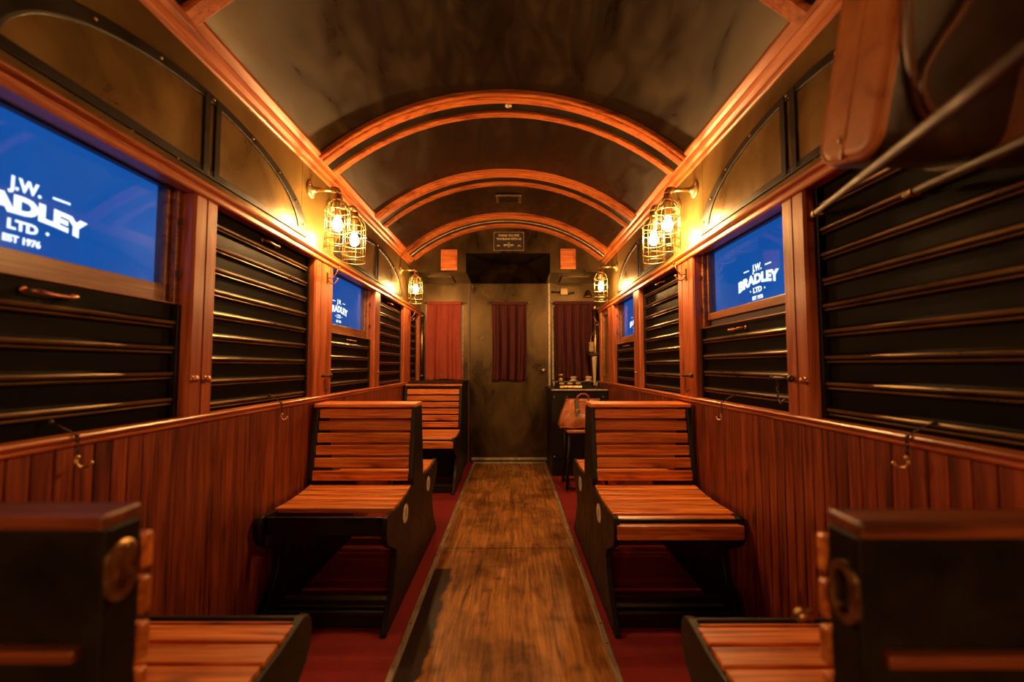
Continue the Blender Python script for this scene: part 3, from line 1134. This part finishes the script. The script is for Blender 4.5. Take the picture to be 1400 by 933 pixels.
# ------------------------------------------------------------------ lamps
def lamp(s, y, label, zf=2.06, arm=.15):
    X = XL if s < 0 else XR
    t = thing('cage_lamp', (X, y, zf), label, 'wall lamp', 'caged wall lamps')
    b = MB()
    b.lathe([(.045, 0), (.045, .006), (.034, .012), (.018, .016), (.016, .03), (.013, .034)], (X, y, zf), (-s, 0, 0), 22)
    for a in range(3):
        an = a * 2 * PI / 3 + .5
        b.ball((X - s * .010, y + math.cos(an) * .034, zf + math.sin(an) * .034), .005, 8)
    b.build('wall_flange', M_WIRE, t)
    bx = X - s * arm
    b = MB()
    b.tube([(X - s * .01, y, zf), (bx + s * .02, y, zf)], .0115, 12)
    b.lathe([(.017, 0), (.017, .026)], (bx + s * .034, y, zf), (-s, 0, 0), 14)
    b.tube([(bx + s * .02, y, zf), (bx + s * .006, y, zf - .002), (bx, y, zf - .012), (bx, y, zf - .034)], .016, 12)
    b.lathe([(.019, -.026), (.019, -.044), (.026, -.05), (.026, -.062), (.016, -.066)], (bx, y, zf), (0, 0, 1), 16)
    b.build('pipe_arm', M_BRASS, t)
    b = MB()
    b.lathe([(.022, -.062), (.024, -.080), (.018, -.105), (.017, -.140), (.013, -.146)], (bx, y, zf), (0, 0, 1), 16)
    b.build('socket', M_BRASS, t)
    b = MB()
    b.lathe([(.012, -.144), (.014, -.156), (.022, -.176), (.0265, -.195), (.024, -.212), (.014, -.224), (.003, -.228)], (bx, y, zf), (0, 0, 1), 16)
    b.build('bulb', M_BULB, t)
    b = MB()
    rr = .064
    for z in (-.118, -.165, -.225, -.278, -.322):
        b.tube([(bx + math.cos(2 * PI * k / 20) * rr, y + math.sin(2 * PI * k / 20) * rr, zf + z) for k in range(20)], .0022, 6, loop=True)
    for k in range(8):
        a = 2 * PI * k / 8 + .2
        pr = [(.024, -.060), (.040, -.068), (.054, -.085), (.062, -.105), (rr, -.125), (rr, -.322)]
        b.tube([(bx + math.cos(a) * r, y + math.sin(a) * r, zf + z) for r, z in pr], .0020, 6)
    b.build('wire_cage', M_WIRE, t)
    return t


l1 = lamp(-1, 2.30, 'caged lamp on the left wall, nearer of the pair over the post')
r1 = lamp(1, 2.30, 'caged lamp on the right wall, nearer of the pair over the post')
dup(l1, (0, .25, -.01), 'caged lamp on the left wall, farther of the pair over the post')
dup(l1, (0, 1.90, -.015), 'lone small caged lamp at the far left beside the bright red curtain')
dup(r1, (0, .235, -.01), 'caged lamp on the right wall, farther of the pair over the post')
dup(r1, (0, 1.76, -.015), 'lone small caged lamp at the far right over the console')

for (src, side) in ((l1, 'left'), (r1, 'right')):  # unseen lamps added behind the camera to brighten the bench backs
    dup(src, (0, -4.60, 0), 'added caged fill lamp on the %s wall behind the viewpoint, first of the pair' % side)
    dup(src, (0, -4.85, -.01), 'added caged fill lamp on the %s wall behind the viewpoint, second of the pair' % side)
    dup(src, (0, -5.60, 0), 'added caged fill lamp on the %s wall behind the viewpoint, third one back' % side)
    dup(src, (0, -5.85, -.01), 'added caged fill lamp on the %s wall behind the viewpoint, fourth one back' % side)
    dup(src, (0, -6.60, -.01), 'added lone caged fill lamp on the %s wall at the end behind the viewpoint' % side)

# ------------------------------------------------------------------ small ironmongery on posts and sill rails
def coat_hook(s, y, z, label):
    X = XL if s < 0 else XR
    w = lambda d: X - s * (.018 + d)
    t = thing('coat_hook', (w(0), y, z), label, 'coat hook', 'double coat hooks on the window posts')
    b = MB()
    b.box(min(w(-.001), w(.004)), max(w(-.001), w(.004)), y - .010, y + .010, z - .035, z + .03)
    b.build('back_plate', M_IRON, t, bevel=.002)
    b = MB()
    b.tube([(w(.002), y, z), (w(.03), y, z - .006), (w(.05), y, z + .02), (w(.065), y, z + .055)], .0042, 8)
    b.ball((w(.066), y, z + .058), .007, 8)
    b.tube([(w(.002), y, z - .012), (w(.02), y, z - .034), (w(.045), y, z - .036), (w(.058), y, z - .012)], .0042, 8)
    b.ball((w(.059), y, z - .010), .007, 8)
    b.build('prongs', M_COPPER, t)


coat_hook(-1, 2.50, 1.625, 'iron coat hook on the left post between closed shutter and far screen')
coat_hook(1, 2.40, 1.625, 'iron coat hook on the right post behind the larger screen')
coat_hook(-1, 4.50, 1.62, 'small coat hook on the far left corner post')
coat_hook(1, 4.79, 1.60, 'small coat hook on the farthest right post by the console')


def bolt(s, y, z, d, label):
    """sliding bolt reaching across to the shutter with a hanging chain"""
    X = XL if s < 0 else XR
    w = lambda q: X - s * (.018 + q)
    t = thing('shutter_bolt', (w(0), y, z), label, 'bolt', 'shutter bolts with chains')
    b = MB()
    b.ball((w(.010), y, z), .013, 12, (.8, 1, 1))
    b.ball((w(.010), y - d * .105, z), .009, 10)
    b.tube([(w(.010), y + d * .0, z), (w(.010), y - d * .105, z)], .0062, 8)
    b.build('rod', M_IRON, t)
    b = MB()
    for k in range(5):
        zc = z - .014 - k * .014
        an = k % 2
        b.tube([(w(.010) + (0 if an else math.cos(q * PI / 4) * .0045), y - d * .075 + (math.cos(q * PI / 4) * .0045 if an else 0), zc + math.sin(q * PI / 4) * .009) for q in range(8)], .0014, 5, loop=True)
    b.tube([(w(.008), y - d * .075, z - .078), (w(.010), y - d * .06, z - .09), (w(.010), y - d * .03, z - .072)], .003, 6)
    b.build('chain', M_IRON, t)


bolt(-1, 2.555, 1.062, 1, 'iron bolt low on the left post beneath its coat hook')
bolt(1, 2.34, 1.065, -1, 'iron bolt low on the right post beneath its coat hook')
bolt(1, 1.505, 1.075, -1, 'iron bolt on the right post between larger screen and large shutter')


def knob(X, s, y, z, label, grp):
    b = MB()
    b.lathe([(.012, 0), (.012, .003), (.007, .005), (.007, .008), (.011, .011), (.012, .015), (.008, .019), (.002, .021)], (X - s * .017, y, z), (-s, 0, 0), 14)
    tag(b.build('post_knob', M_COPPER), label, 'knob', grp)


knob(XL, -1, 1.462, 1.075, 'copper knob on the near left post, screen side', 'copper knobs on the window posts')
knob(XL, -1, 1.522, 1.073, 'copper knob on the near left post, closed shutter side', 'copper knobs on the window posts')
knob(XR, 1, 1.442, 1.070, 'copper knob on the near right post beside the iron bolt', 'copper knobs on the window posts')
knob(XL, -1, 3.46, 1.065, 'tiny copper knob on the left post past the far screen', 'copper knobs on the window posts')
knob(XL, -1, 4.44, 1.065, 'tiny copper knob on the far left corner post', 'copper knobs on the window posts')
knob(XR, 1, 3.39, 1.065, 'tiny copper knob on the post of the smallest right screen', 'copper knobs on the window posts')


def chain_hook(s, y, label):
    X = XL if s < 0 else XR
    w = lambda q: X - s * q
    t = thing('chain_hook', (w(.03), y, .90), label, 'hook', 'small chains with hooks on the sill rails')
    b = MB()
    b.tube([(w(-.015), y - .02, .985), (w(.0), y - .012, .975), (w(.018), y - .005, .962), (w(.032), y, .948)], .0022, 6)
    b.ball((w(-.015), y - .02, .985), .006, 8)
    for k in range(4):
        zc = .944 - k * .0125
        an = k % 2
        b.tube([(w(.032) + (0 if an else math.cos(q * PI / 4) * .0042), y + (math.cos(q * PI / 4) * .0042 if an else 0), zc + math.sin(q * PI / 4) * .0085) for q in range(8)], .0015, 5, loop=True)
    b.build('chain', M_IRON, t)
    b = MB()
    b.tube([(w(.032), y, .897), (w(.030), y, .885), (w(.034), y + .006, .874), (w(.040), y + .018, .872), (w(.044), y + .025, .880)], .0038, 8)
    b.ball((w(.044), y + .025, .881), .0055, 8)
    b.ball((w(.034), y, .899), .006, 8)
    b.build('hook', M_BRASS, t)


chain_hook(-1, 1.07, 'little chain with brass hook on the left sill rail below the nearest screen')
chain_hook(-1, 2.01, 'little chain with brass hook on the left sill rail below the closed shutter')
chain_hook(1, 1.065, 'little chain with brass hook on the right sill rail below the large shutter')
chain_hook(1, 2.0, 'little chain with brass hook on the right sill rail below the larger screen')

# ------------------------------------------------------------------ bulkhead fittings
yb = YB
t = thing('wall_sign', (-.034, yb, 2.33), 'dark thank you plaque with pale lettering above the door recess', 'sign')
b = MB()
b.box(-.195, .127, yb - .012, yb - .001, 2.322, 2.525)
b.build('board', M_STRAP, t, bevel=.002)
b = MB()
for (x0, x1, z0, z1) in ((-.195, .127, 2.322, 2.329), (-.195, .127, 2.518, 2.525), (-.195, -.188, 2.329, 2.518), (.12, .127, 2.329, 2.518)):
    b.box(x0, x1, yb - .017, yb - .012, z0, z1)
for x in (-.186, .118):
    for z in (2.331, 2.516):
        b.ball((x, yb - .016, z), .009, 8)
b.build('rim', M_WIRE, t)
b = MB()
RT, UP, NM = (1, 0, 0), (0, 0, 1), (0, -1, 0)
text_mesh(b, 'THANK YOU FOR', .030, (-.034, yb - .0125, 2.487), RT, UP, NM, .0006, .0008, width=.225)
text_mesh(b, 'TRAVELING WITH US', .030, (-.034, yb - .0125, 2.450), RT, UP, NM, .0006, .0008, width=.262)
text_mesh(b, 'J.W.', .014, (-.034, yb - .0125, 2.407), RT, UP, NM, .0006, .0004)
text_mesh(b, 'BRADLEY', .024, (-.034, yb - .0125, 2.387), RT, UP, NM, .0006, .0008, arch=.006, grow=.15, width=.105)
text_mesh(b, 'LTD', .014, (-.034, yb - .0125, 2.366), RT, UP, NM, .0006, .0004)
for sx in (-1, 1):
    pts = [(-.034 + sx * (.095 + .03 * k / 6), yb - .0135, 2.372 + .008 * math.sin(PI * k / 6)) for k in range(7)]
    b.tube(pts, .0035, 6)
b.build('lettering', M_GOLDTXT, t)

for (x0, x1, z0, z1, lab) in ((-.745, -.573, 2.118, 2.338, 'small framed wooden panel on the bulkhead left of the sign'), (.507, .668, 2.13, 2.345, 'small framed wooden panel on the bulkhead right of the sign')):
    t = thing('wooden_panel', ((x0 + x1) / 2, yb, z0), lab, 'wooden panel', 'small framed wooden panels on the bulkhead')
    b = MB()
    w = .022
    b.box(x0, x1, yb - .020, yb - .001, z0, z0 + w)
    b.box(x0, x1, yb - .020, yb - .001, z1 - w, z1)
    b.box(x0, x0 + w, yb - .020, yb - .001, z0 + w, z1 - w)
    b.box(x1 - w, x1, yb - .020, yb - .001, z0 + w, z1 - w)
    b.build('frame', W_TRIMX, t, bevel=.004)
    b = MB()
    b.box(x0 + w, x1 - w, yb - .011, yb - .001, z0 + w, z1 - w)
    b.build('inset', W_TRIMX, t)

# ceiling vent
t = thing('ceiling_vent', (-.03, 3.78, 2.585), 'small pierced dark vent plate on the vault before the bulkhead', 'vent')
b = MB()
b.box(-.14, .08, 3.70, 3.86, 2.578, 2.592)
for x in (-.132, .072):
    for y in (3.708, 3.852):
        b.ball((x, y, 2.577), .007, 8)
b.build('plate', M_BRASS, t, bevel=.004)
b = MB()
for k in range(7):
    b.box(-.115, .055, 3.722 + .018 * k, 3.732 + .018 * k, 2.573, 2.5785)
b.build('grille', M_IRON, t)
b = MB()
b.lathe([(.02, 0), (.02, .006), (.008, .012)], (-.02, 2.40, 2.589), (0, 0, -1), 12)
tag(b.build('ceiling_boss', M_STRIP), 'tiny metal boss at the crown of the nearest whole ceiling rib', 'fitting')

# ------------------------------------------------------------------ far cabinets
t = thing('cabinet', (-.78, 4.85, 0), 'black cabinet behind the far left bench under the bright red curtain', 'cabinet')
b = MB()
b.box(XL + .004, -.515, 4.47, Y1 - .03, .007, .935)
b.build('body', M_BLACK, t, bevel=.003)
b = MB()
b.box(XL + .004, -.505, 4.458, Y1 - .028, .936, .953)
b.build('top', M_BLACK, t, bevel=.003)

t = thing('console_cabinet', (.69, 4.85, 0), 'black instrument console in the far right corner behind bag and stool', 'cabinet')
b = MB()
b.box(.408, XR - .004, 4.50, Y1 - .03, .007, .856)
b.build('body', M_BLACK, t, bevel=.003)
b = MB()
b.box(.395, XR - .004, 4.47, Y1 - .03, .857, .880)
b.build('top', M_BLACK, t, bevel=.003)
b = MB()
b.box(.40, XR - .004, 4.462, 4.47, .866, .882)
b.build('edge_strip', M_STRIP, t)
b = MB()
for x in (.43, .56, .78, .93):
    b.ball((x, 4.50, .80), .008, 8)
    b.ball((x, 4.50, .20), .008, 8)
b.build('rivets', M_STRIP, t)

# telegraph-like desk instrument: tray, keys, rail
t = thing('desk_instrument', (.66, 4.62, .88), 'low brass and black key instrument on the console', 'instrument')
b = MB()
b.prism([(4.53, .881), (4.53, .905), (4.56, .925), (4.70, .945), (4.72, .945), (4.72, .881)], lambda p, q, a: (a, p, q), .455, .83)
b.build('case', M_BLACK, t, bevel=.003)
b = MB()
b.prism([(4.522, .893), (4.532, .912), (4.60, .938), (4.60, .93), (4.535, .885)], lambda p, q, a: (a, p, q), .49, .72)
b.build('brass_tray', M_BRASS, t, bevel=.002)
b = MB()
for x in (.515, .60, .685):
    b.box(x - .024, x + .024, 4.55, 4.58, .925, .945)
b.build('keys', M_CREAM, t, bevel=.003)
t = thing('gauge_rail', (.72, 4.95, .88), 'row of small brass topped switches on a rail behind the key instrument', 'switch rail')
b = MB()
b.tube([(.45, 4.93, .935), (.97, 4.93, .935)], .009, 8)
for x in (.47, .95):
    b.tube([(x, 4.93, .88), (x, 4.93, .935)], .008, 8)
b.build('rail', M_STRIP, t)
for (x, h) in ((.55, .05), (.69, .02), (.86, .02)):
    b = MB()
    b.lathe([(.045, 0), (.045, .012), (.028, .018), (.028, .02 + h * .6), (.036, .024 + h * .6), (.036, .03 + h), (.02, .036 + h)], (x, 4.94, .944), (0, 0, 1), 16)
    b.build('switch', M_CREAM if h < .03 else M_BRASS, t)

# brake column by the wall
t = thing('brake_column', (.945, 4.95, .88), 'upright brass pipe with gauge box and cream lever in the far right corner', 'control column')
b = MB()
b.tube([(.955, 5.02, .882), (.955, 5.02, 1.76)], .022, 12)
b.lathe([(.030, 0), (.030, .05), (.022, .06)], (.955, 5.02, 1.75), (0, 0, 1), 14)
b.lathe([(.04, 0), (.04, .015), (.024, .02)], (.955, 5.02, .882), (0, 0, 1), 14)
b.build('pipe', M_BRASS, t)
b = MB()
b.box(.855, .905, 4.86, 4.93, 1.27, 1.38)
b.tube([(.88, 4.90, 1.38), (.89, 4.92, 1.44), (.93, 5.0, 1.50)], .007, 8)
b.build('gauge_box', M_WIRE, t, bevel=.006)
b = MB()
b.box(.86, .975, 4.90, 5.0, 1.225, 1.262)
b.build('clamp', M_IRON, t, bevel=.008)
b = MB()
b.lathe([(.030, 0), (.029, -.02), (.012, -.30), (.016, -.315), (.010, -.325)], (.925, 4.93, 1.222), (0, 0, 1), 14)
b.build('lever', M_CREAM, t)

# switch and bell above the console curtain
t = thing('wall_switch', (.62, Y1, 1.97), 'little brass switch box with dark bar on the end wall over the wide curtain', 'switch')
b = MB()
b.box(.575, .665, Y1 - .035, Y1 - .001, 1.955, 2.035)
b.build('box', M_WIRE, t, bevel=.006)
b = MB()
b.tube([(.47, Y1 - .02, 1.995), (.575, Y1 - .02, 1.99)], .010, 8)
b.build('bar', M_IRON, t)
b = MB()
b.tube([(.665, Y1 - .02, 1.975), (.74, Y1 - .02, 1.985)], .012, 8)
b.build('bar', M_IRON, t)
t = thing('wall_bell', (.90, Y1, 1.93), 'small copper bell mount on the end wall beside the far right lamp', 'bell')
b = MB()
b.lathe([(.055, -.035), (.05, -.025), (.03, .02), (.018, .045), (.008, .05)], (.90, Y1 - .06, 1.96), (0, 0, 1), 16)
b.build('dome', M_COPPER, t)
b = MB()
b.box(.885, .915, Y1 - .06, Y1 - .001, 1.99, 2.01)
b.ball((.90, Y1 - .06, 2.02), .010, 8)
b.build('bracket', M_COPPER, t)

# ------------------------------------------------------------------ stool and bag
t = thing('stool', (.66, 4.10, 0), 'black legged stool before the console carrying the leather bag', 'stool')
b = MB()
b.box(.49, .84, 3.95, 4.27, .515, .545)
b.build('seat', M_LEATHER, t, bevel=.012)
for (x, y) in ((.505, 3.97), (.825, 3.97), (.505, 4.25), (.825, 4.25)):
    b = MB()
    dx = -.018 if x < .6 else .018
    dy = -.01 if y < 4.1 else .01
    b.tube([(x + .01 * (1 if x < .6 else -1), y, .515), (x + dx, y + dy, .016)], .013, 8)
    b.build('leg', M_BLACK, t)
for (a, c) in (((.487, 3.96, .030), (.843, 3.96, .030)), ((.487, 4.26, .030), (.843, 4.26, .030)), ((.487, 3.96, .075), (.487, 4.26, .075)), ((.843, 3.96, .075), (.843, 4.26, .075))):
    b = MB()
    b.tube([a, c], .010, 8)
    b.build('rung', M_BLACK, t)

t = thing('travel_bag', (.66, 4.10, .545), 'glossy tan leather travel bag slumped on the stool', 'bag')
rings = []
rnd = random.Random(4)
secs = [(0, .215, .115), (.02, .232, .128), (.07, .228, .125), (.13, .205, .105), (.19, .180, .075), (.235, .165, .045), (.255, .160, .022), (.262, .155, .012)]
for (h, hx, hy) in secs:
    K = 40
    row = []
    for k in range(K):
        a = 2 * PI * k / K
        c, s_ = math.cos(a), math.sin(a)
        x = hx * math.copysign(abs(c) ** .55, c)
        y = hy * math.copysign(abs(s_) ** .55, s_)
        wr = .010 * math.sin(a * 5 + h * 30) * math.sin(h / .262 * PI) + .006 * math.sin(a * 11 - h * 45)
        sag = -.016 * abs(c) ** 2 * (h / .262)
        row.append((.655 + x + wr * c, 4.10 + y + wr * s_, .5465 + h + sag))
    rings.append(row)
b = MB()
b.rings(rings, cap=True)
o = b.build('body', M_BAG, t)
m = o.modifiers.new('Sub', 'SUBSURF')
m.levels = m.render_levels = 2
b = MB()
b.box(.495, .815, 4.088, 4.112, .796, .812)
b.tube([(.425 + .46 * k / 20, 3.970 - .006 * math.sin(k), .565 + .004 * math.sin(k * .9)) for k in range(21)], .0055, 6)
b.build('piping', M_BAG, t, bevel=.004)
b = MB()
b.tube([(.60, 4.08, .800), (.605, 4.07, .835), (.635, 4.065, .858), (.675, 4.065, .858), (.705, 4.07, .835), (.71, 4.08, .800)], .008, 8)
b.build('handle', M_BAG, t)
b = MB()
b.prism([(4.075, .806), (4.058, .806), (4.005, .74), (3.975, .66), (3.985, .66), (4.02, .74)], lambda p, q, a: (a, p, q), .575, .610)
b.build('strap', M_STRAP, t)
b = MB()
b.box(.568, .617, 3.982, 4.0, .690, .725)
b.build('buckle', M_BRASS, t, bevel=.003)

# ------------------------------------------------------------------ luggage rack and suitcase, near right
t = thing('luggage_rack', (.95, 1.0, 1.55), 'dark luggage rack of slanting wooden rods on the near right wall', 'luggage rack')
r1a, r1b = Vector((.955, 1.365, 1.598)), Vector((.367, .2475, 1.3535))
r2a, r2b = Vector((.955, 1.04, 1.533)), Vector((.641, .444, 1.403))
for a, c in ((r1a, r1b), (r2a, r2b)):
    b = MB()
    b.tube([a + (c - a) * k / 6 for k in range(7)], .0085, 10)
    b.build('rod', M_ROD, t)
    b = MB()
    dv = (c - a).normalized()
    b.tube([a - dv * .022, a + dv * .05], .0125, 10, rs=[.005, .010])
    b.lathe([(.012, 0), (.012, .01)], a + dv * .055, dv, 12)
    b.tube([a - dv * .02, (XR + .02, a.y, a.z + .004)], .006, 8)
    b.build('ferrule', M_BRASS, t)
b = MB()
b.tube([r1b, r1b * .5 + r2b * .5, r2b, (.95, .41, 1.455), (XR + .02, .41, 1.46)], .010, 8)
b.build('cross_bar', M_IRON, t)

e1 = Vector((0, .960, .278))
e2 = Vector((0, -.278, .960))
e3 = Vector((1, 0, 0))
c0 = Vector((.600, .705, 1.462))
TH, HT, LN = .157, .42, .345
t = thing('suitcase', c0, 'tan leather suitcase tilted on the luggage rack with a hanging strap', 'suitcase')


def sc_ring(x, grow=0.0, r=.046):
    pts = []
    r = r + grow
    for (cu, cv, a0) in ((r - grow, r - grow, PI), (TH - r + grow, r - grow, 1.5 * PI), (TH - r + grow, HT - r + grow, 0), (r - grow, HT - r + grow, .5 * PI)):
        for k in range(7):
            a = a0 + k * PI / 12
            pts.append(c0 + e3 * x + e1 * (cu + math.cos(a) * r) + e2 * (cv + math.sin(a) * r))
    return pts


b = MB()
b.rings([sc_ring(.0, -.024), sc_ring(.004, -.013), sc_ring(.012, -.005), sc_ring(.024, 0), sc_ring(LN - .006, 0), sc_ring(LN, -.006)], cap=True)
o = b.build('body', [M_LEATHER, M_STRAP], t)
for p in o.data.polygons:
    nn = p.normal
    if (p.center + c0).x > .612:
        p.material_index = 1  # faces past the tan end blackened, their shade put into the colour
b = MB()
ring = sc_ring(.006, -.009)
b.tube(ring, .0025, 6, loop=True)
b.build('piping', M_LEATHER, t)
b = MB()
ring = sc_ring(LN - .004, -.006)
b.tube(ring, .004, 6, loop=True)
b.build('piping', M_LEATHER, t)
b = MB()
b.tube([c0 + e3 * .0005 + e1 * (TH * .52) + e2 * (.01 + .375 * k / 10) for k in range(11)], .003, 6)
b.build('seam', M_LEATHER, t)
for x in (.20,):
    b = MB()
    b.rings([sc_ring(x, -.001), sc_ring(x, .004), sc_ring(x + .032, .004), sc_ring(x + .032, -.001)], smooth=False)
    b.build('strap', M_BELT, t)
for pts in ([[0.596, 0.626, 1.7], [0.603, 0.639, 1.653], [0.61, 0.65, 1.616], [0.624, 0.661, 1.577], [0.641, 0.672, 1.538], [0.664, 0.681, 1.508]],
            [[0.69, 0.616, 1.69], [0.671, 0.629, 1.645], [0.649, 0.64, 1.608], [0.635, 0.649, 1.577], [0.635, 0.657, 1.55], [0.646, 0.663, 1.528], [0.666, 0.669, 1.508]]):
    b = MB()
    rings = []
    for i, p in enumerate(pts):
        p = Vector(p)
        q = Vector(pts[min(i + 1, len(pts) - 1)]) - Vector(pts[max(i - 1, 0)])
        q.normalize()
        sd = e1
        nn = q.cross(sd).normalized()
        rings.append([p + sd * .006 + nn * .0045, p - sd * .006 + nn * .0045, p - sd * .006 - nn * .0045, p + sd * .006 - nn * .0045])
    b.rings(rings, cap=True)
    b.build('hanging_strap', M_BELT, t, bevel=.002)
b = MB()
b.ball(c0 + e1 * (TH * .55) + e2 * .045 + e3 * -.001, .007, 10)
b.build('stud', M_BRASS, t)

# ------------------------------------------------------------------ world, camera, view
w = bpy.data.worlds.new('World')
S.world = w
w.use_nodes = True
w.node_tree.nodes['Background'].inputs[0].default_value = (.012, .008, .006, 1)
w.node_tree.nodes['Background'].inputs[1].default_value = .2

cam = bpy.data.cameras.new('camera')
co = bpy.data.objects.new('camera', cam)
COL.objects.link(co)
co.location = (0, 0, 1.12)
co.rotation_euler = (PI / 2 + math.atan(33.5 / 600), 0, 0)
cam.sensor_width = 36
cam.lens = 600 / 1400 * 36
cam.clip_start = .02
cam.dof.use_dof = True
cam.dof.focus_distance = 3.0
cam.dof.aperture_fstop = 1.6
S.camera = co

S.view_settings.view_transform = 'Standard'
S.view_settings.look = 'None'
S.view_settings.gamma = 1
S.view_settings.use_curve_mapping = False
S.view_settings.exposure = 0.0
S.cycles.use_denoising = True
S.cycles.max_bounces = 8
S.cycles.diffuse_bounces = 5
S.cycles.glossy_bounces = 4
S.cycles.transparent_max_bounces = 8
S.cycles.sample_clamp_indirect = 6.0
S.cycles.use_light_tree = True
S.cycles.caustics_reflective = False
S.cycles.caustics_refractive = False
